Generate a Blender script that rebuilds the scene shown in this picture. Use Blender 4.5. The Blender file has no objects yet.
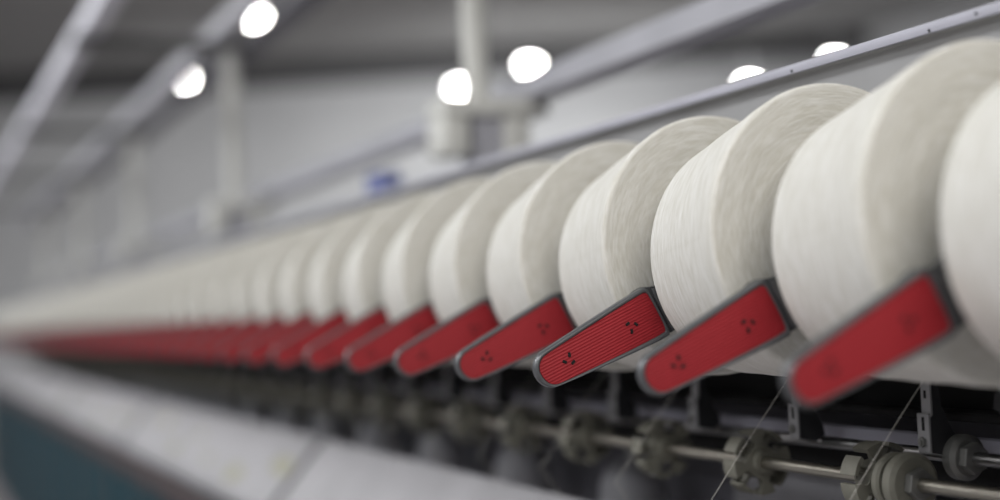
import bpy, bmesh, math, random
from mathutils import Vector, Matrix
random.seed(7)
S = bpy.context.scene
C = S.collection
H = 1.30                 # camera height above the floor; heights below are given relative to it
G = 0.195                # spindle pitch along the machine
FACE = 1.182             # distance of the first fully seen package face
PI = math.pi

# ------------------------------------------------------------------ materials
def mat(name, col, rough=0.5, metal=0.0, noise=0.0, nscale=30.0, bump=0.0, spec=0.5, stretch=(1, 1, 1), emit=None):
    m = bpy.data.materials.new(name); m.use_nodes = True
    nt = m.node_tree; b = nt.nodes['Principled BSDF']
    b.inputs['Roughness'].default_value = rough
    b.inputs['Metallic'].default_value = metal
    b.inputs['Specular IOR Level'].default_value = spec
    b.inputs['Base Color'].default_value = (*col, 1)
    tc = nt.nodes.new('ShaderNodeTexCoord'); mp = nt.nodes.new('ShaderNodeMapping')
    mp.inputs['Scale'].default_value = stretch
    nz = nt.nodes.new('ShaderNodeTexNoise'); nz.inputs['Scale'].default_value = nscale; nz.inputs['Detail'].default_value = 5
    nt.links.new(tc.outputs['Object'], mp.inputs[0]); nt.links.new(mp.outputs[0], nz.inputs['Vector'])
    cr = nt.nodes.new('ShaderNodeValToRGB')
    cr.color_ramp.elements[0].position = .3; cr.color_ramp.elements[1].position = .7
    cr.color_ramp.elements[0].color = (*[c * (1 - noise) for c in col], 1)
    cr.color_ramp.elements[1].color = (*[min(1, c * (1 + noise * .6)) for c in col], 1)
    nt.links.new(nz.outputs['Fac'], cr.inputs[0]); nt.links.new(cr.outputs[0], b.inputs['Base Color'])
    if bump:
        bp = nt.nodes.new('ShaderNodeBump'); bp.inputs['Strength'].default_value = bump; bp.inputs['Distance'].default_value = .001
        nt.links.new(nz.outputs['Fac'], bp.inputs['Height']); nt.links.new(bp.outputs[0], b.inputs['Normal'])
    if emit:
        b.inputs['Emission Color'].default_value = (1, .99, .97, 1); b.inputs['Emission Strength'].default_value = emit
    return m

def yarn_material():
    m = bpy.data.materials.new('ivory_yarn'); m.use_nodes = True
    nt = m.node_tree; N = nt.nodes; L = nt.links; b = N['Principled BSDF']
    b.inputs['Roughness'].default_value = .9; b.inputs['Specular IOR Level'].default_value = .1
    b.inputs['Sheen Weight'].default_value = 0
    tc = N.new('ShaderNodeTexCoord'); sp = N.new('ShaderNodeSeparateXYZ'); L.new(tc.outputs['Object'], sp.inputs[0])
    def math_(op, a, bb=None):
        n = N.new('ShaderNodeMath'); n.operation = op
        for i, v in enumerate((a, bb)):
            if v is None: continue
            if isinstance(v, (int, float)): n.inputs[i].default_value = v
            else: L.new(v, n.inputs[i])
        return n.outputs[0]
    x, y, z = sp.outputs
    z = math_('SUBTRACT', z, math_('MULTIPLY', x, .108))
    th = math_('ARCTAN2', z, math_('MULTIPLY', y, -1))
    r = math_('SQRT', math_('ADD', math_('MULTIPLY', y, y), math_('MULTIPLY', z, z)))
    oi = N.new('ShaderNodeObjectInfo')
    def strand(sx, st, sr, skew, det):
        cb = N.new('ShaderNodeCombineXYZ')
        L.new(math_('ADD', math_('MULTIPLY', x, sx), math_('MULTIPLY', th, skew)), cb.inputs[0])
        L.new(math_('MULTIPLY', th, st), cb.inputs[1])
        L.new(math_('ADD', math_('MULTIPLY', r, sr), math_('ADD', math_('MULTIPLY', th, skew), math_('MULTIPLY', oi.outputs['Random'], 40))), cb.inputs[2])
        nz = N.new('ShaderNodeTexNoise'); nz.inputs['Scale'].default_value = 1; nz.inputs['Detail'].default_value = det
        L.new(cb.outputs[0], nz.inputs['Vector']); return nz.outputs['Fac']
    a = strand(900, 1.1, 900, 7, 2)
    c = strand(900, 1.1, 900, -7, 2)
    d = strand(300, 1.0, 300, 4, 2)
    hsum = math_('ADD', math_('MAXIMUM', a, c), math_('MULTIPLY', d, .5))
    bp = N.new('ShaderNodeBump'); bp.inputs['Strength'].default_value = .5; bp.inputs['Distance'].default_value = .0014
    L.new(hsum, bp.inputs['Height']); L.new(bp.outputs[0], b.inputs['Normal'])
    cr = N.new('ShaderNodeValToRGB')
    cr.color_ramp.elements[0].position = .65; cr.color_ramp.elements[1].position = 1.0
    cr.color_ramp.elements[0].color = (.675, .66, .60, 1); cr.color_ramp.elements[1].color = (.855, .85, .82, 1)
    L.new(hsum, cr.inputs[0]); L.new(cr.outputs[0], b.inputs['Base Color'])
    return m

M = dict(
    yarn=yarn_material(),
    thread=mat('thread', (.75, .73, .67), .8),
    tube=mat('paper_tube', (.35, .27, .18), .8, noise=.1),
    red=mat('red_plastic', (.35, .021, .030), .5, noise=.06, nscale=120, spec=.25),
    rim=mat('grey_rim', (.135, .14, .15), .34, .35, noise=.08),
    arm=mat('grey_arm', (.075, .078, .085), .42, .3, noise=.1),
    black=mat('black_rubber_shade', (.006, .006, .007), .85, noise=.2),  # rubber sleeves, also shade painted black inside the machine body
    dark=mat('dark_metal', (.035, .036, .04), .5, .3, noise=.2),
    steel=mat('steel', (.42, .42, .42), .28, 1.0, noise=.1, nscale=60, stretch=(.2, 1, 1)),
    brass=mat('dull_steel', (.46, .44, .38), .32, 1.0, noise=.12, nscale=60, stretch=(.2, 1, 1)),
    olive=mat('olive_plastic', (.20, .195, .16), .55, noise=.12, nscale=80),
    nut=mat('nut_grey', (.22, .22, .21), .4, .5, noise=.1),
    bracket=mat('bracket_grey', (.33, .33, .34), .45, .4, noise=.12),
    lav=mat('lavender_grey', (.40, .40, .47), .5, noise=.12, nscale=9),
    lav_dark=mat('panel_grey', (.20, .20, .23), .55, noise=.25, nscale=7),
    rail=mat('rail_white', (.44, .44, .51), .45, noise=.06, nscale=18, bump=.1),
    shade=mat('rail_shade', (.40, .40, .41), .6, noise=.1, nscale=8),  # rail colour darkened for the shade on its underside
    beam=mat('beam_grey', (.40, .40, .44), .5, noise=.1, nscale=8),
    cover=mat('cover_white', (.37, .365, .385), .5, noise=.14, nscale=9),
    wear=mat('worn_yellow', (.37, .36, .26), .7, noise=.2, nscale=40),
    strip_red=mat('red_trim', (.13, .02, .016), .5, noise=.3, nscale=20),
    strip_grey=mat('grey_trim', (.09, .09, .095), .5, noise=.3, nscale=20),
    teal=mat('teal_paint', (.003, .047, .067), .6, noise=.15, nscale=4, spec=.15),
    post=mat('post_cream', (.63, .63, .60), .55, noise=.05),
    blue=mat('blue_plastic', (.10, .13, .36), .5, noise=.1),
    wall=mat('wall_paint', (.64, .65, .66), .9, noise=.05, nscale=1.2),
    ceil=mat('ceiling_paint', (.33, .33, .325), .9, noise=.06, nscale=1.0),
    joist=mat('dark_girder', (.085, .085, .088), .8, noise=.1),
    floor=mat('floor_paint', (.30, .275, .28), .4, noise=.15, nscale=3),
    pot=mat('pot_grey', (.42, .42, .45), .45, noise=.08),
    duct=mat('duct_metal', (.78, .78, .86), .5, .2, noise=.08, nscale=4),
    lampbody=mat('lamp_body', (.10, .10, .10), .5),
    glow=mat('lamp_glow', (1, 1, 1), .5, emit=60.0),
)

# ------------------------------------------------------------------ helpers
def W(a, y, z):
    """a = distance along the machine from the camera, y = distance to its side, z = height relative to the lens"""
    return Vector((-a, y, z + H))

def new_obj(name, bm, m, parent=None, loc=None, smooth=True, angle=.6):
    me = bpy.data.meshes.new(name)
    bmesh.ops.recalc_face_normals(bm, faces=bm.faces)
    bm.to_mesh(me); bm.free()
    if isinstance(m, (list, tuple)):
        for k in m: me.materials.append(k)
    else: me.materials.append(m)
    if smooth:
        for p in me.polygons: p.use_smooth = True
        me.set_sharp_from_angle(angle=angle)
    o = bpy.data.objects.new(name, me); C.objects.link(o)
    if parent: o.parent = parent
    if loc is not None: o.location = loc
    return o

def empty(name, loc, label, cat, group=None):
    o = bpy.data.objects.new(name, None); C.objects.link(o); o.location = loc
    o.empty_display_size = .05
    return tag(o, label, cat, group)

def tag(o, label, cat, group=None, kind=None):
    o['label'] = label; o['category'] = cat
    if group: o['group'] = group
    if kind: o['kind'] = kind
    return o

def copy_tree(o, parent=None):
    c = o.copy(); C.objects.link(c)
    if parent: c.parent = parent
    for ch in [k for k in o.children]: copy_tree(ch, c)
    return c

def box(bm, lo, hi, bev=0.0, seg=2):
    r = bmesh.ops.create_cube(bm, size=1)
    vs = r['verts']
    for v in vs:
        v.co = Vector([(lo[i] + hi[i]) / 2 + v.co[i] * (hi[i] - lo[i]) for i in range(3)])
    if bev:
        es = list({e for v in vs for e in v.link_edges})
        bmesh.ops.bevel(bm, geom=es, offset=bev, segments=seg, affect='EDGES', profile=.5)
    return bm

def cyl(bm, p, q, r, n=24, r2=None, bev=0.0):
    p = Vector(p); q = Vector(q); d = q - p
    rot = Vector((0, 0, 1)).rotation_difference(d.normalized()).to_matrix().to_4x4()
    mt = Matrix.Translation((p + q) / 2) @ rot
    res = bmesh.ops.create_cone(bm, cap_ends=True, segments=n, radius1=r, radius2=r if r2 is None else r2, depth=d.length, matrix=mt)
    if bev:
        caps = [f for f in {f for v in res['verts'] for f in v.link_faces} if len(f.verts) == n]
        es = list({e for f in caps for e in f.edges})
        bmesh.ops.bevel(bm, geom=es, offset=bev, segments=2, affect='EDGES', profile=.5)
    return bm

def lathe_x(bm, prof, n=64):
    """prof: list of (x, r) closed or open, spun about the X axis"""
    rings = []
    for x, r in prof:
        if r < 1e-6: rings.append([bm.verts.new((x, 0, 0))]); continue
        rings.append([bm.verts.new((x, r * math.cos(2 * PI * k / n), r * math.sin(2 * PI * k / n))) for k in range(n)])
    for a, b in zip(rings, rings[1:]):
        for k in range(n):
            k2 = (k + 1) % n
            if len(a) == 1: bm.faces.new((a[0], b[k], b[k2]))
            elif len(b) == 1: bm.faces.new((a[k], a[k2], b[0]))
            else: bm.faces.new((a[k], a[k2], b[k2], b[k]))
    return bm

def prism_yz(bm, pts, x0, x1, bev=0.0):
    """outline in the (y, z) plane extruded along x"""
    lo = [bm.verts.new((x0, y, z)) for y, z in pts]; hi = [bm.verts.new((x1, y, z)) for y, z in pts]
    n = len(pts)
    f0 = bm.faces.new(lo[::-1]); f1 = bm.faces.new(hi)
    for k in range(n): bm.faces.new((lo[k], lo[(k + 1) % n], hi[(k + 1) % n], hi[k]))
    if bev:
        bmesh.ops.bevel(bm, geom=list(f1.edges), offset=bev, segments=3, affect='EDGES', profile=.5)
    return bm

def prism_xz(bm, pts, y0, y1):
    lo = [bm.verts.new((x, y0, z)) for x, z in pts]; hi = [bm.verts.new((x, y1, z)) for x, z in pts]
    n = len(pts)
    bm.faces.new(lo[::-1]); bm.faces.new(hi)
    for k in range(n): bm.faces.new((lo[k], lo[(k + 1) % n], hi[(k + 1) % n], hi[k]))
    return bm

def chaikin(pts, it=2, cut=.25):
    for _ in range(it):
        out = []
        for i in range(len(pts)):
            a, b = pts[i], pts[(i + 1) % len(pts)]
            out.append((a[0] * (1 - cut) + b[0] * cut, a[1] * (1 - cut) + b[1] * cut))
            out.append((a[0] * cut + b[0] * (1 - cut), a[1] * cut + b[1] * (1 - cut)))
        pts = out
    return pts

# ------------------------------------------------------------------ yarn packages
PY, PZ, PR, PL = .75, .0567, .1295, .137
PR2, LEAN = .1125, .108      # the packages are cones lying level on their lower flank, end faces upright
ORD = ['first', 'second', 'third', 'fourth', 'fifth', 'sixth', 'seventh', 'eighth', 'ninth', 'tenth', 'eleventh', 'twelfth', 'thirteenth', 'fourteenth']
NFIRST, NLAST = -3, 54     # station k has its package face at FACE + k * G

def make_package():
    root = empty('yarn_package', (0, 0, 0), '', 'yarn package')
    prof = []
    R, r0, l = PR, .030, PL
    # near face (x = 0), slightly dished, rounded shoulder, straight flank, rounded far shoulder, far face
    prof.append((-.004, r0))
    for k in range(1, 12):
        r = r0 + (R - .006 - r0) * k / 12
        prof.append((-.004 + .004 * k / 12 + .0006 * math.sin(k * 2.2), r))
    for k in range(7):
        a = k / 6 * PI / 2
        prof.append((-.004 + .004 * math.cos(a), R - .004 + .004 * math.sin(a)))
    for k in range(1, 8):
        prof.append((-.004 - (l - .008) * k / 8, R + (PR2 - R) * k / 8 + .0004 * math.sin(k * 1.7)))
    for k in range(7):
        a = k / 6 * PI / 2
        prof.append((-l + .004 - .004 * math.sin(a), PR2 - .005 + .005 * math.cos(a)))
    prof.append((-l + .004, r0))
    prof.append((-.004, r0))
    def lean(bm):
        for v in bm.verts: v.co.z += LEAN * v.co.x
    bm = bmesh.new(); lathe_x(bm, prof, 128); lean(bm)
    bmesh.ops.remove_doubles(bm, verts=bm.verts, dist=1e-6)
    new_obj('yarn_winding', bm, M['yarn'], root, angle=1.2)
    bm = bmesh.new()
    lathe_x(bm, [(.006, .024), (.006, .0298), (-l - .006, .0298), (-l - .006, .024), (.006, .024)], 40); lean(bm)
    bmesh.ops.remove_doubles(bm, verts=bm.verts, dist=1e-6)
    new_obj('paper_tube', bm, M['tube'], root)
    return root

# ------------------------------------------------------------------ cradle lever with red grip
OUT = [(.5376, -.0378), (.6389, .0143), (.646, .0157), (.650, .0114), (.6709, -.0276), (.6686, -.0324), (.5502, -.0717), (.5424, -.0719), (.5342, -.0678), (.5286, -.0597), (.5277, -.0514), (.5313, -.0427)]
INN = [(.5408, -.0415), (.6415, .0098), (.6465, .0103), (.6492, .0073), (.6655, -.0224), (.6632, -.0277), (.5544, -.0679), (.5451, -.069), (.5383, -.065), (.5331, -.0576), (.5330, -.0505), (.5359, -.0448)]
MARKS = [((.6247, -.0174), 30), ((.6335, -.018), -35), ((.6287, -.0246), 95), ((.5626, -.0429), 95), ((.5575, -.0491), -25), ((.5662, -.050), 40)]

def make_lever():
    """origin at the package axis, in the plane of the grip face"""
    root = empty('cradle_lever', (0, 0, 0), '', 'lever')
    loc = lambda pts: [(y - PY, z - PZ) for y, z in pts]
    out = chaikin(loc(OUT), 2); inn = chaikin(loc(INN), 2)
    # rim housing : outer wall, raised lip, recess
    bm = bmesh.new()
    n = len(out)
    def ring(pts, x): return [bm.verts.new((x, y, z)) for y, z in pts]
    cy = sum(p[0] for p in out) / n; cz = sum(p[1] for p in out) / n
    def near(p): return min(inn, key=lambda q: (q[0] - p[0]) ** 2 + (q[1] - p[1]) ** 2)
    def mix(a, b, t): return (a[0] * (1 - t) + b[0] * t, a[1] * (1 - t) + b[1] * t)
    inn2 = [mix(out[i], inn[i], .86) for i in range(n)]
    rings = [ring([mix(p, (cy, cz), .05) for p in out], -.011), ring(out, -.008), ring(out, -.0022),
             ring([mix(out[i], inn2[i], .12) for i in range(n)], -.0006),
             ring([mix(out[i], inn2[i], .35) for i in range(n)], 0.0),
             ring([mix(out[i], inn2[i], .7) for i in range(n)], -.0002),
             ring([mix(out[i], inn2[i], .95) for i in range(n)], -.0014),
             ring([mix(out[i], inn2[i], 1.1) for i in range(n)], -.0030)]
    for a, b in zip(rings, rings[1:]):
        for k in range(n): bm.faces.new((a[k], a[(k + 1) % n], b[(k + 1) % n], b[k]))
    bm.faces.new(rings[0][::-1]); bm.faces.new(rings[-1])
    new_obj('grip_housing', bm, M['rim'], root, angle=.9)
    # ribbed red pad: the outline is cut into fine strips across its width, heights follow the ribs
    a0 = Vector((.5345 - PY, -.0575 - PZ)); a1 = Vector((.6575 - PY, -.0075 - PZ))
    u = (a1 - a0).normalized(); v = Vector((-u.y, u.x))
    P = [(Vector(p).dot(u), Vector(p).dot(v)) for p in inn2]
    tmin = min(p[1] for p in P); tmax = max(p[1] for p in P)
    ribs, sub = 15, 6
    bm = bmesh.new(); rows = []
    NL = ribs * sub
    for i in range(NL + 1):
        t = tmin + (tmax - tmin) * (i + .02 if i == 0 else i - .02 if i == NL else i) / NL
        ss = []
        for (p, q) in zip(P, P[1:] + P[:1]):
            if (p[1] - t) * (q[1] - t) < 0:
                f = (t - p[1]) / (q[1] - p[1]); ss.append(p[0] + f * (q[0] - p[0]))
        s0, s1 = min(ss), max(ss)
        ph = (i % sub) / sub
        hgt = .00055 * (1 - abs(2 * ph - 1))
        ed = 1 if 3 < i < NL - 3 else 0
        row = []
        m1 = min(.003, (s1 - s0) * .3)
        for s, hh in ((s0, -.003), (s0 + .0002, -.0012), (s0 + m1, -.0012 + hgt * ed), (s1 - m1, -.0012 + hgt * ed), (s1 - .0002, -.0012), (s1, -.003)):
            w = u * s + v * t
            row.append(bm.verts.new((hh, w.x, w.y)))
        rows.append(row)
    for a, b in zip(rows, rows[1:]):
        for k in range(5): bm.faces.new((a[k], a[k + 1], b[k + 1], b[k]))
    pad = new_obj('red_pad', bm, M['red'], root, angle=.35)
    pad['label'] = 'ribbed dark red plastic pad'
    for grp in (MARKS[:3], MARKS[3:]):
        bm = bmesh.new()
        for (y, z), ang in grp:
            b2 = bmesh.new(); box(b2, (-.0018, -.0022, -.0013), (.0001, .0022, .0013), .0003, 1)
            mt = Matrix.Translation((0, y - PY, z - PZ)) @ Matrix.Rotation(math.radians(ang), 4, 'X')
            bmesh.ops.transform(b2, matrix=mt, verts=b2.verts)
            me = bpy.data.meshes.new('tmp'); b2.to_mesh(me); b2.free(); bm.from_mesh(me); bpy.data.meshes.remove(me)
        sl = new_obj('slot_cluster', bm, M['black'], pad)
        sl['label'] = 'three small black slots set in a ring'
    # arm from the grip to the tube, set back behind the grip face
    bm = bmesh.new()
    armp = loc([(.628, .004), (.645, .0165), (.6573, .0168), (.668, .018), (.735, .076), (.765, .076), (.772, .056), (.764, .036), (.735, .034), (.690, -.0185), (.6782, -.0262), (.660, -.031), (.645, -.030)])
    prism_yz(bm, chaikin(armp, 1), -.017, -.0045, .0014)
    new_obj('lever_arm', bm, M['arm'], root, angle=.9)
    # raised web on the arm seen as a step beside the pad
    bm = bmesh.new()
    prism_yz(bm, chaikin(loc([(.652, .0145), (.660, .0155), (.681, -.0225), (.6735, -.0265)]), 1, .15), -.006, -.0025, .0010)
    new_obj('arm_rib', bm, M['rim'], root, angle=.9)
    bm = bmesh.new(); lathe_x(bm, [(-.0035, 0), (-.0035, .017), (-.005, .0185), (-.0285, .0185), (-.0285, 0)], 32)
    new_obj('tube_boss', bm, M['arm'], root)
    return root

pk0 = make_package(); lv0 = make_lever()
first = True
for k in range(NFIRST, NLAST + 1):
    a = FACE + k * G
    p = pk0 if first else copy_tree(pk0)
    p.location = W(a, PY, PZ)
    i = k + 3       # 0 = nearest seen package
    p['group'] = 'yarn packages in the long row'
    if i == 0: p['label'] = 'large ivory yarn package cut off by the right edge of the photo'
    elif i < 13: p['label'] = 'ivory yarn package, %s from the right edge, behind the %s red lever' % (ORD[i], ORD[i])
    else: p['label'] = 'small blurred ivory yarn package in the far left stretch of the row'
    if k >= -2:
        l = lv0 if k == -2 else copy_tree(lv0)
        l.location = W(a - .035, PY, PZ)
        l['group'] = 'red cradle levers under the packages'
        if i < 13:
            ex = {1: 'nearest and largest', 2: 'slightly blurred', 3: 'sharpest with crisp ribs'}.get(i, 'blurred')
            l['label'] = 'grey-rimmed red lever, %s, %s of the row from the right' % (ex, ORD[i - 1])
        else: l['label'] = 'tiny blurred red lever in the far left stretch of the row'
    else:
        pass
    first = False
# number words follow the packages: lever n stands before package n + 1
for o in C.objects:
    if o.name.startswith('yarn_package') and 'behind the' in o['label']:
        w = o['label'].split(',')[1].split()[0]
        o['label'] = 'ivory yarn package, %s from the right edge, with the %s red lever before it' % (w, ORD[ORD.index(w) - 1])

# ------------------------------------------------------------------ drive drum under the packages
A0, A1 = .42, FACE + NLAST * G + .4
t = empty('drive_drum', W(A0, .75 + .1535 * math.sin(.8), PZ - .1535 * math.cos(.8)), 'long black drive roller directly under the yarn packages', 'roller')
bm = bmesh.new(); cyl(bm, (0, 0, 0), (-(A1 - A0), 0, 0), .009, 24); new_obj('drum_shaft', bm, M['dark'], t)
for k in range(-3, NLAST + 1):
    x = -(FACE + k * G - A0)
    if k == -3:
        bm = bmesh.new(); lathe_x(bm, [(.01, .009), (.01, .0155), (.008, .0178), (-PL - .008, .0178), (-PL - .01, .0155), (-PL - .01, .009)], 40)
        dr = new_obj('rubber_sleeve', bm, M['black'], t); dr.location = (x, 0, 0)
    else:
        d2 = dr.copy(); C.objects.link(d2); d2.parent = t; d2.location = (x, 0, 0)

# ------------------------------------------------------------------ feed shaft with notched star wheels
SY, SZ = .81, -.167
t = empty('feed_shaft', W(A0, SY, SZ), 'long dull steel shaft carrying olive notched wheels', 'shaft')
bm = bmesh.new(); cyl(bm, (0, 0, 0), (-(A1 - A0), 0, 0), .0062, 24); new_obj('rod', bm, M['brass'], t)
def wheel_mesh():
    bm = bmesh.new()
    lathe_x(bm, [(.017, .0065), (.017, .0115), (.0115, .0125), (.0115, .0172), (-.0115, .0172), (-.0115, .0115), (-.013, .0115), (-.013, .0065)], 32)
    # two facing discs with notched rims, their fingers bent over the gap by turns
    for side in (0, 1):
        x0, x1 = ((.0085, .0115) if side == 0 else (-.0115, -.0085))
        nf = 4
        off = side * PI / nf
        pts = []
        for f in range(nf):
            c = 2 * PI * f / nf + off
            for a, r in ((-.27, .0325), (-.14, .0336), (0, .034), (.14, .0336), (.27, .0325), (.275, .0265), (.18, .0225), (.24, .0185), (.60, .0170), (.785, .0170), (.97, .0170), (1.33, .0185), (1.39, .0225), (1.296, .0265)):
                pts.append((r * math.cos(c + a), r * math.sin(c + a)))
        prism_yz(bm, pts, x0, x1)
        for f in range(nf):           # finger laid over the gap
            c = 2 * PI * f / nf + off
            arc = [(.034 * math.cos(c - .27 + .54 * j / 6), .034 * math.sin(c - .27 + .54 * j / 6)) for j in range(7)]
            arc += [(.0300 * math.cos(c + .27 - .54 * j / 6), .0300 * math.sin(c + .27 - .54 * j / 6)) for j in range(7)]
            if side == 0: prism_yz(bm, arc, -.0105, .0113)
            else: prism_yz(bm, arc, -.0113, .0105)
            arc = [(.016 * math.cos(c - .10), .016 * math.sin(c - .10)), (.031 * math.cos(c - .05), .031 * math.sin(c - .05)), (.031 * math.cos(c + .05), .031 * math.sin(c + .05)), (.016 * math.cos(c + .10), .016 * math.sin(c + .10))]
            prism_yz(bm, arc, -.002, .0115) if side == 0 else prism_yz(bm, arc, -.0115, .002)
    return bm
WA = 1.030
w0 = None
for k in range(0, 48):
    x = -(WA + k * G - A0)
    if w0 is None:
        w0 = new_obj('notched_wheel', wheel_mesh(), M['olive'], t, angle=.5); w = w0
    else:
        w = w0.copy(); C.objects.link(w); w.parent = t
    w.location = (x, 0, 0); w.rotation_euler = (random.uniform(0, 1.0), 0, 0)
def collar(parent, x, r, m):
    bm = bmesh.new(); lathe_x(bm, [(.006, .006), (.006, r - .004), (.003, r), (-.006, r), (-.009, r - .003), (-.009, .006)], 40)
    c = new_obj('collar', bm, m, parent); c.location = (x, 0, 0)
    bm = bmesh.new(); cyl(bm, (.006, 0, 0), (.015, 0, 0), .0145, 6, bev=.001)
    n = new_obj('hex_nut', bm, M['nut'], c, angle=.3); n.rotation_euler = (.35, 0, 0)
    return c
collar(t, -(.985 - A0), .027, M['olive'])
bm = bmesh.new(); lathe_x(bm, [(.004, .006), (.004, .024), (.002, .026), (-.004, .026), (-.006, .024), (-.006, .006)], 40)
new_obj('washer', bm, M['olive'], t).location = (-(1.003 - A0), 0, 0)

# ------------------------------------------------------------------ second rod, a little higher and further back
t = empty('guide_rod', W(A0, .86, -.1475), 'thin bluish steel rod just above and behind the wheel shaft', 'rod')
bm = bmesh.new(); cyl(bm, (0, 0, 0), (-(A1 - A0), 0, 0), .0058, 20); new_obj('rod', bm, M['steel'], t)
collar(t, -(.972 - A0), .0205, M['nut'])

# ------------------------------------------------------------------ brackets
def make_bracket():
    """origin at the rod, x = 0 on the bracket's centre line"""
    root = empty('roller_bracket', (0, 0, 0), '', 'bracket')
    bm = bmesh.new()
    box(bm, (-.006, -.0115, .022), (.006, -.0085, .062), .0006, 1)
    up = new_obj('upper_strap', bm, M['bracket'], root, smooth=False)
    bm = bmesh.new(); box(bm, (-.0015, -.0119, .038), (.0015, -.0113, .045)); new_obj('slot', bm, M['black'], up, smooth=False)
    bm = bmesh.new()
    box(bm, (-.0075, -.016, -.010), (.0075, -.0125, .025), .0008, 1)
    lw = new_obj('lower_strap', bm, M['bracket'], root, smooth=False)
    bm = bmesh.new(); box(bm, (-.0005, -.0165, .010), (.0025, -.0158, .022)); new_obj('slot', bm, M['black'], lw, smooth=False)
    bm = bmesh.new(); cyl(bm, (0, -.0158, 0), (0, -.019, 0), .0045, 6); cyl(bm, (0, -.016, 0), (0, -.0205, 0), .0022, 12)
    new_obj('bolt', bm, M['nut'], lw, angle=.3)
    bm = bmesh.new()
    prism_yz(bm, [(-.0085, .062), (-.002, .062), (.001, .030), (.010, .012), (.016, .002), (.018, -.0085), (.008, -.014), (-.0125, -.010), (-.0125, .02), (-.0085, .024)], .003, .0062)
    new_obj('side_web', bm, M['dark'], root, smooth=False)  # darker metal puts the side face's shade into its colour
    return root
b0 = make_bracket()
for k in range(0, 40):
    b = b0 if k == 0 else copy_tree(b0)
    b.location = W(.985 + k * G, .842, -.132)
    b['group'] = 'brackets carrying the rods'
    if k < 5: b['label'] = 'dark grey slotted bracket under the packages, %s from the right' % ORD[k]
    else: b['label'] = 'blurred dark bracket deep in the shadow under the far packages'

# dark plastic clip at the right edge
t = empty('yarn_clip', W(.905, .86, -.10), 'dark moulded clip in the shadow beside the right edge', 'clip')
bm = bmesh.new(); prism_xz(bm, [(-.012, -.075), (.010, -.075), (.013, -.010), (.006, .020), (.002, .035), (-.008, .035), (-.010, .018), (-.020, .010), (-.022, -.002), (-.010, -.008)], -.006, .006)
new_obj('clip_body', bm, M['dark'], t, smooth=False)
bm = bmesh.new(); cyl(bm, (-.003, -.0065, .018), (-.003, -.012, .018), .006, 14); new_obj('clip_screw', bm, M['bracket'], t)

# threads rising from the cover to the packages
def thread(k, a):
    bm = bmesh.new()
    pts = [W(a, .750, -.241), W(a, .716, -.194), W(a - .002, .757, -.1435), W(a - .004, .800, -.0935), W(a - .004, .816, -.0765)]
    o = pts[0].copy()
    for p, q in zip(pts, pts[1:]): cyl(bm, p - o, q - o, .00026, 6)
    t = new_obj('yarn_thread', bm, M['thread'], None, o)
    tag(t, ('fine pale yarn end rising past the %s notched wheel from the right' % ORD[k]) if k < 4 else 'faint blurred yarn end rising between the far notched wheels', 'thread', 'yarn ends rising to the packages')
for k in range(10): thread(k, .972 + k * G)

# ------------------------------------------------------------------ machine body behind and beneath
X0, X1 = -A1, -.35
t = empty('machine_frame', W(0, 1.2, -H), 'dark shadowed machine body behind rods and yarn packages', 'machine frame')
def part(name, m, y0, y1, z0, z1, xa=X0, xb=X1, bev=.002):
    bm = bmesh.new(); box(bm, (xa, y0 - 1.2, z0 + H), (xb, y1 - 1.2, z1 + H), bev, 1)
    return new_obj(name, bm, m, t, smooth=False)
part('back_plate', M['black'], .905, .925, -.12, .205)  # black stands in for the deep shade behind the packages
part('spine_box', M['beam'], .925, 1.06, .15, .245)
part('inner_wall', M['lav_dark'], 1.06, 1.09, -1.26, .15)
part('roof_shelf', M['black'], .87, 1.06, -.118, -.110)  # painted black for the shade under the packages
part('side_panel', M['pot'], .955, .96, -.60, -.192, -1.50, -1.13)
part('backing_strip', M['lav'], .890, .896, -.149, -.1335)
part('shadow_ledge', M['black'], .90, .99, -.186, -.150)  # black block standing in for shade below the strip
part('plinth', M['dark'], .69, 1.09, -1.30, -1.22)
# white edge rail over the packages
t2 = empty('package_rail', W(0, .82, .22), 'long thin pale grey rail running just above the packages', 'rail')
bm = bmesh.new(); box(bm, (X0, -.004, .0012), (X1, .0, .0108), .0010, 2); new_obj('front_edge', bm, M['rail'], t2)
bm = bmesh.new(); prism_yz(bm, [(.0005, .0104), (.080, .0104), (.080, -.034), (.014, -.034), (.008, .001)], X0, X1); new_obj('rail_underside', bm, M['shade'], t2, smooth=False)
for a, z in ((.935, .0035), (.878, .006), (1.135, .004)):
    bm = bmesh.new(); cyl(bm, (-a, -.0038, z), (-a, -.0050, z), .0014, 10); new_obj('screw', bm, M['dark'], t2)

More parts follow.
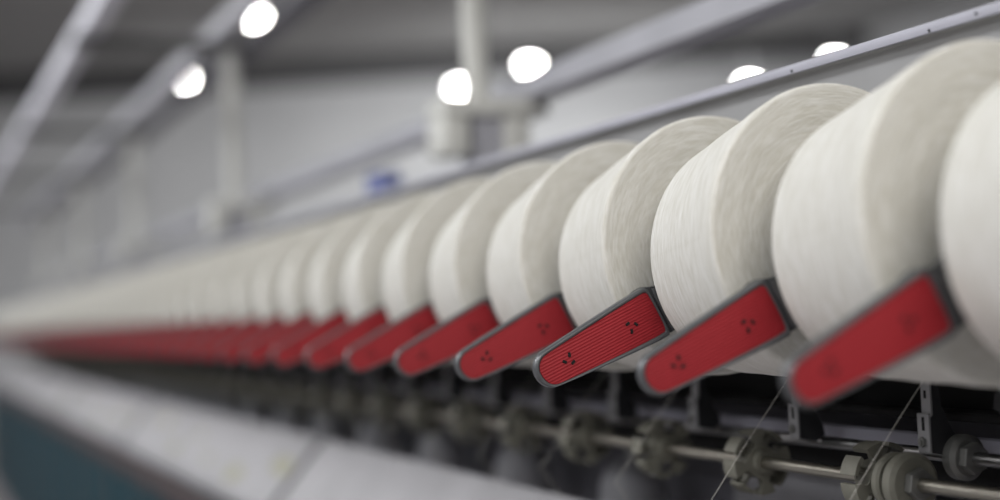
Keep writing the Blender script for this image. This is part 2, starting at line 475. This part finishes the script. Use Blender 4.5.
# ------------------------------------------------------------------ white spindle covers, red trim, teal panels
cz0, cz1 = -.240, -.245
edges = [.45, 1.62 + .14]
joints = [-.2, 2.68, 4.65, 6.6, 8.6, 10.5, A1]
names = ['nearest white cover below the wheels, cut off by the bottom edge', 'second white cover in line, beyond the dark joint', 'third white cover, blurred, with the far covers beyond', 'fourth white cover, strongly blurred at the left', 'fifth blurred white cover near the far end', 'last tiny white cover at the far left end']
for i, (a, b) in enumerate(zip(joints, joints[1:])):
    xa, xb = -b + .016, -a - .016
    t3 = empty('spindle_cover', W(a, .6, cz0 - .0045), names[i], 'cover', 'white covers along the machine front')
    o = Vector((-a, .6, cz0 + H))
    bm = bmesh.new()
    prof = [(.775, -.262), (.775, -.239), (.770, -.2335), (.763, -.234), (.757, -.239), (.655, -.357), (.650, -.364), (.650, -.385), (.655, -.385), (.656, -.366), (.758, -.249), (.770, -.243), (.770, -.262)]
    prism_yz(bm, [(y - .6, z - cz0) for y, z in prof], xa + a, xb + a)
    new_obj('cover_sheet', bm, M['cover'], t3, angle=.5)
    if i:
        for j in range(7 if i < 3 else 3):
            bm = bmesh.new()
            xx = -.15 - j * .27 + random.uniform(-.06, .06); q0 = random.uniform(.3, .85); rr = random.uniform(.02, .045)
            n = 14; up = []; dn = []
            for q in range(n):
                c_, s_ = math.cos(2 * PI * q / n), math.sin(2 * PI * q / n); w = rr * random.uniform(.6, 1.1)
                f = min(.97, max(.03, q0 + s_ * w * 4)); y = .757 - f * .102; z = -.239 - f * .118
                up.append(bm.verts.new((xx + c_ * w * 1.8, y - .6 - .0005, z - cz0 + .0005))); dn.append(bm.verts.new((xx + c_ * w * 1.8, y - .6 + .001, z - cz0 - .001)))
            bm.faces.new(up); bm.faces.new(dn[::-1])
            for q in range(n): bm.faces.new((up[q], up[(q + 1) % n], dn[(q + 1) % n], dn[q]))
            new_obj('wear_patch', bm, M['wear'], t3, smooth=False)
for i, (a, b) in enumerate(zip(joints, joints[1:])):
    if i == 0: continue
    bm = bmesh.new()
    prism_yz(bm, [(.778, -.25), (.778, -.235), (.772, -.229), (.760, -.230), (.753, -.236), (.649, -.356), (.645, -.364), (.645, -.385), (.649, -.385), (.652, -.366), (.756, -.250), (.766, -.2395), (.774, -.2395), (.774, -.25)], -.013, .013)
    bmesh.ops.translate(bm, vec=(0, -.6, .24), verts=bm.verts)
    j = new_obj('joint_strip', bm, M['strip_grey'], None, W(a, .6, -.2445), angle=.5)
    tag(j, ('grey joint strip across the white cover, nearest of the joints', 'grey joint strip across the white cover, second of the joints', 'grey joint strip across the white cover, third of the joints', 'grey joint strip far along the white cover, fourth', 'grey joint strip at the far left end of the covers')[i - 1], 'joint strip', 'joints between white covers')
# trim below the cover
t4 = empty('front_trim', W(0, .44, -.3), 'dark front trim with a thin red stripe under the white covers', 'trim strip')
def tpart(name, m, y0, y1, z0, z1):
    bm = bmesh.new(); box(bm, (X0, y0 - .44, z0 + .3), (X1, y1 - .44, z1 + .3), .001, 1); return new_obj(name, bm, m, t4, smooth=False)
tpart('dark_channel', M['black'], .662, .68, -.412, -.375)
tpart('grey_strip', M['strip_grey'], .650, .68, -.432, -.412)
tpart('red_stripe', M['strip_red'], .648, .68, -.441, -.433)
tpart('lower_lip', M['dark'], .652, .68, -.475, -.441)
for i, (a, b) in enumerate(zip(joints[1:], joints[2:])):
    nm = ['teal machine panel at the lower left, nearest', 'teal machine panel, second along, beside the nearest', 'teal machine panel, third along the front', 'teal machine panel, fourth along the front', 'last teal machine panel at the far end'][i]
    t5 = empty('lower_panel', W(a, .66, -.476), nm, 'panel', 'teal panels along the machine front')
    bm = bmesh.new(); box(bm, (-(b - a) + .01, -.006, -.67), (-.01, .012, -.001), .004, 2); new_obj('teal_sheet', bm, M['teal'], t5, smooth=False)
    for j in range(4):  # raised grey upright stripes on the teal sheet
        bm = bmesh.new(); box(bm, (-.3 - j * .47, -.016, -.67), (-.3 - j * .47 + .05, -.0055, -.004), .003, 1)
        new_obj('upright_stripe', M and bm, M['strip_grey'], t5, smooth=False)
bm = bmesh.new(); box(bm, (X0, -.02, -.15), (X1, .02, 0), .004, 1)
tag(new_obj('kick_plate', bm, M['floor'], None, W(0, .66, -1.148), smooth=False), 'dull pinkish grey base plate below the teal panels', 'base plate')

# spindle pots behind the covers
def make_pot():
    root = empty('spindle_pot', (0, 0, 0), '', 'spindle pot')
    bm = bmesh.new()
    prof = [(-.30, .0), (-.30, .047), (-.05, .050), (-.02, .047), (.0, .037), (.012, .019), (.015, 0)]
    lathe_x(bm, prof, 40); bmesh.ops.rotate(bm, matrix=Matrix.Rotation(-PI / 2, 3, 'Y'), verts=bm.verts)
    new_obj('pot_shell', bm, M['pot'], root, angle=.9)
    bm = bmesh.new(); cyl(bm, (0, 0, .012), (0, 0, .035), .008, 14); new_obj('spindle_tip', bm, M['steel'], root)
    bm = bmesh.new(); cyl(bm, (0, 0, -.30), (0, 0, -.96), .02, 14); new_obj('spindle_stem', bm, M['dark'], root)
    return root
p0 = make_pot()
for k in range(0, 12):
    p = p0 if k == 0 else copy_tree(p0)
    p.location = W(1.79 + k * .385, .97, -.235)
    p['group'] = 'spindle pots under the shaft'
    p['label'] = ('round pale grey spindle pot under the wheel shaft, %s from the right' % ORD[k]) if k < 6 else 'blurred pale spindle pot just above the far white cover edge'

# ------------------------------------------------------------------ posts, top beam and overhead rails
bm = bmesh.new(); prism_yz(bm, [(-.03, -.041), (.03, -.041), (.03, -.034), (.006, -.034), (.006, -.006), (.03, -.006), (.03, 0), (-.03, 0)], X0, X1)
tb = tag(new_obj('top_beam', bm, M['beam'], None, W(0, 1.065, .4195), smooth=False), 'pale grey beam on the machine roof clamped by the post feet', 'beam')
RZ = .87
def make_post():
    root = empty('rail_post', (0, 0, 0), '', 'post')
    bm = bmesh.new(); cyl(bm, (0, 0, .012), (0, 0, RZ - .366), .023, 20); new_obj('post_tube', bm, M['post'], root)
    bm = bmesh.new(); box(bm, (-.05, -.080, -.020), (.05, .12, .012), .004, 2); new_obj('base_plate', bm, M['post'], root)
    for sy in (-1, 1):
        bm = bmesh.new(); box(bm, (-.045, sy * .058 - .026, -.092), (.045, sy * .058 + .026, -.020), .010, 3)
        new_obj('clamp_block', bm, M['post'], root)
    bm = bmesh.new(); box(bm, (-.035, -.022, -.121), (.035, .060, -.018), .003, 1); new_obj('post_foot', bm, M['beam'], root, smooth=False)
    bm = bmesh.new(); box(bm, (-.03, -.47, RZ - .396), (.03, .06, RZ - .366), .003, 1); new_obj('cross_arm', bm, M['joist'], root, smooth=False)  # dark colour stands in for the shade on the arm
    return root
po0 = make_post()
lab = ['cream post on the machine roof, nearest and thickest, with a lamp behind it', 'cream post, second from the right, with bright lamp at its top', 'blurred cream post, third from the right', 'faint blurred cream post, fourth from the right', 'very faint blurred post at the far left']
for k in range(5):
    p = po0 if k == 0 else copy_tree(po0)
    p.location = W(2.285 + k * 1.96, .96, .366); p['label'] = lab[k]; p['group'] = 'cream posts on the machine roof'
for nm, y, lb in (('overhead_rail', .535, 'pale overhead rail slanting across the upper left corner'), ('overhead_rail', .925, 'grey overhead rail resting on the post tops')):
    t = empty(nm, W(0, y, RZ), lb, 'rail', 'overhead rails along the machine')
    bm = bmesh.new()
    w = .028 if y < .8 else .026
    prism_yz(bm, [(-w, 0), (w, 0), (w, .05), (w - .006, .056), (-w + .006, .056), (-w, .05)], X0, X1)
    new_obj('rail_web', bm, M['duct'] if y < .8 else M['beam'], t, smooth=False)
t = empty('control_box', W(2.82, .96, .245), 'small blurred blue box on the machine roof left of the post', 'box')
bm = bmesh.new(); box(bm, (-.05, -.025, 0), (.05, .025, .052), .006, 2); new_obj('box_body', bm, M['blue'], t)
bm = bmesh.new(); box(bm, (-.045, -.028, .048), (.045, .028, .060), .004, 2); new_obj('box_lid', bm, M['blue'], t)

# ------------------------------------------------------------------ the hall
AE = 21.0; YL, YR, XN = -5.0, 16.5, 3.5
def struct(name, bm, m, loc=(0, 0, 0)):
    o = new_obj(name, bm, m, None, loc, smooth=False); o['kind'] = 'structure'; return o
rf = lambda y: 3.54 + .08 * y         # roof underside, relative to the lens
bm = bmesh.new(); box(bm, (-AE - .2, YL - .2, -.1), (XN + .2, YR + .2, 0)); struct('floor', bm, M['floor'])
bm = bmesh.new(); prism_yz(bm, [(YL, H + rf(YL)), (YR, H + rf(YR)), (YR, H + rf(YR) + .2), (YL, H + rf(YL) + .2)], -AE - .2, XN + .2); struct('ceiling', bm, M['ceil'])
bm = bmesh.new(); prism_yz(bm, [(YL, 0), (YR, 0), (YR, H + rf(YR)), (YL, H + rf(YL))], -AE - .2, -AE); struct('wall_end', bm, M['wall'])
bm = bmesh.new(); prism_yz(bm, [(YL, 0), (YR, 0), (YR, H + rf(YR)), (YL, H + rf(YL))], XN, XN + .2); struct('wall_near', bm, M['wall'])
bm = bmesh.new(); box(bm, (-AE, YL - .2, 0), (XN, YL, H + rf(YL))); struct('wall_left', bm, M['wall'])
bm = bmesh.new(); box(bm, (-AE, YR, 0), (XN, YR + .2, H + rf(YR))); struct('wall_right', bm, M['wall'])
bm = bmesh.new(); prism_yz(bm, [(YL, H + rf(YL) - .36), (YR, H + rf(YR) - .36), (YR, H + rf(YR) - .003), (YL, H + rf(YL) - .003)], -AE + .002, -AE + .45); struct('trim_1', bm, M['joist'])
# lamps
def make_lamp():
    root = empty('ceiling_lamp', (0, 0, 0), '', 'lamp')
    bm = bmesh.new(); box(bm, (-.05, -.07, .04), (.05, .07, .052), .005, 2); new_obj('lamp_housing', bm, M['lampbody'], root)
    bm = bmesh.new(); box(bm, (-.05, -.075, .0), (.05, .075, .04), .012, 2); new_obj('diffuser', bm, M['glow'], root)
    bm = bmesh.new()
    cyl(bm, (0, 0, .06), (0, 0, .30), .006, 10)
    new_obj('hanger', bm, M['lampbody'], root)
    return root
lm0 = make_lamp()
lamps = [(14.85, 3.65, 'bright ceiling lamp above the second cream post'), (18.75, 3.60, 'bright ceiling lamp between second and third posts, half hidden by a rail'),
         (17.0, 7.94, 'bright oval ceiling lamp right of the nearest cream post'), (18.9, 7.66, 'bright ceiling lamp partly hidden behind the nearest cream post'),
         (16.75, 11.30, 'bright ceiling lamp just above the package rail, lower left of two'), (14.9, 11.4, 'bright ceiling lamp peeking over the package rail, rightmost')]
for i, (a, y, lb) in enumerate(lamps):
    l = lm0 if i == 0 else copy_tree(lm0)
    l.location = W(a, y, 3.3 if i < 4 else 3.075); l['label'] = lb; l['group'] = 'ceiling lamps of the hall'
    for c in l.children:
        if c.name.startswith('hanger'):
            c.scale = (1, 1, (rf(y) - (3.3 if i < 4 else 3.075) - .07) / .23); c.location = (0, 0, .07 - .07 * c.scale[2])
bm = bmesh.new(); prism_yz(bm, [(-.035, 0), (.035, 0), (.035, .03), (-.035, .03)], X0, X1)
tag(new_obj('cable_tray', bm, M['lav_dark'], None, W(0, 1.055, RZ), smooth=False), 'grey cable tray running beside the grey overhead rail', 'cable tray')
# air duct high on the right

# ------------------------------------------------------------------ light
def area(name, loc, size, energy, rot=(0, 0, 0), col=(1, 1, 1)):
    d = bpy.data.lights.new(name, 'AREA'); d.shape = 'RECTANGLE'; d.size, d.size_y = size; d.energy = energy; d.color = col
    o = bpy.data.objects.new(name, d); C.objects.link(o); o.location = loc; o.rotation_euler = rot
    return o
area('aisle_light', W(6.5, -2.2, 2.7), (16, .6), 270, (math.radians(38), 0, 0), (.98, .99, 1))
area('side_fill', W(6.5, -4.4, 2.3), (18, .8), 120, (math.radians(65), 0, 0), (.97, .985, 1))  # added fill from the left, lifts the lower package flanks
area('near_fill', W(-2.4, -.3, 2.2), (1.8, 2.6), 76, (0, math.radians(52), 0), (1, .955, .88))  # unseen fill behind the camera, added to lift the end faces
area('bay_light', W(9, 3.6, 3.25), (14, .5), 110)
area('bay_light', W(11, 7.8, 3.4), (14, .5), 190)
area('bay_light', W(12, 11.4, 3.5), (14, .5), 190)
area('end_wall_fill', W(16.5, 10, 3.3), (.5, 5), 165, (0, math.radians(50), 0))  # added fill that brightens the end wall
wd = bpy.data.worlds.new('hall'); S.world = wd; wd.use_nodes = True
wd.node_tree.nodes['Background'].inputs[0].default_value = (.5, .5, .5, 1); wd.node_tree.nodes['Background'].inputs[1].default_value = .1

# ------------------------------------------------------------------ camera
cd = bpy.data.cameras.new('camera'); cam = bpy.data.objects.new('camera', cd); C.objects.link(cam)
F = 1389.0
cd.sensor_width = 36; cd.lens = 36 * F / 1000; cd.clip_start = .02; cd.clip_end = 100
d = Vector((-600, -88, -F)).normalized()
u = Vector((-.045, 1, 0)); u.z = -(u.x * d.x + u.y * d.y) / d.z; u.normalize()
r = d.cross(u)
R3 = Matrix((-d, r, u))
cam.matrix_world = Matrix.Translation((0, 0, H)) @ R3.to_4x4()
cd.dof.use_dof = True; cd.dof.focus_distance = 1.275; cd.dof.aperture_fstop = 1.4
S.camera = cam
S.view_settings.view_transform = 'Standard'; S.view_settings.look = 'None'; S.view_settings.gamma = 1; S.view_settings.use_curve_mapping = False
S.view_settings.exposure = 0.07
S.cycles.use_denoising = True
S.cycles.max_bounces = 6
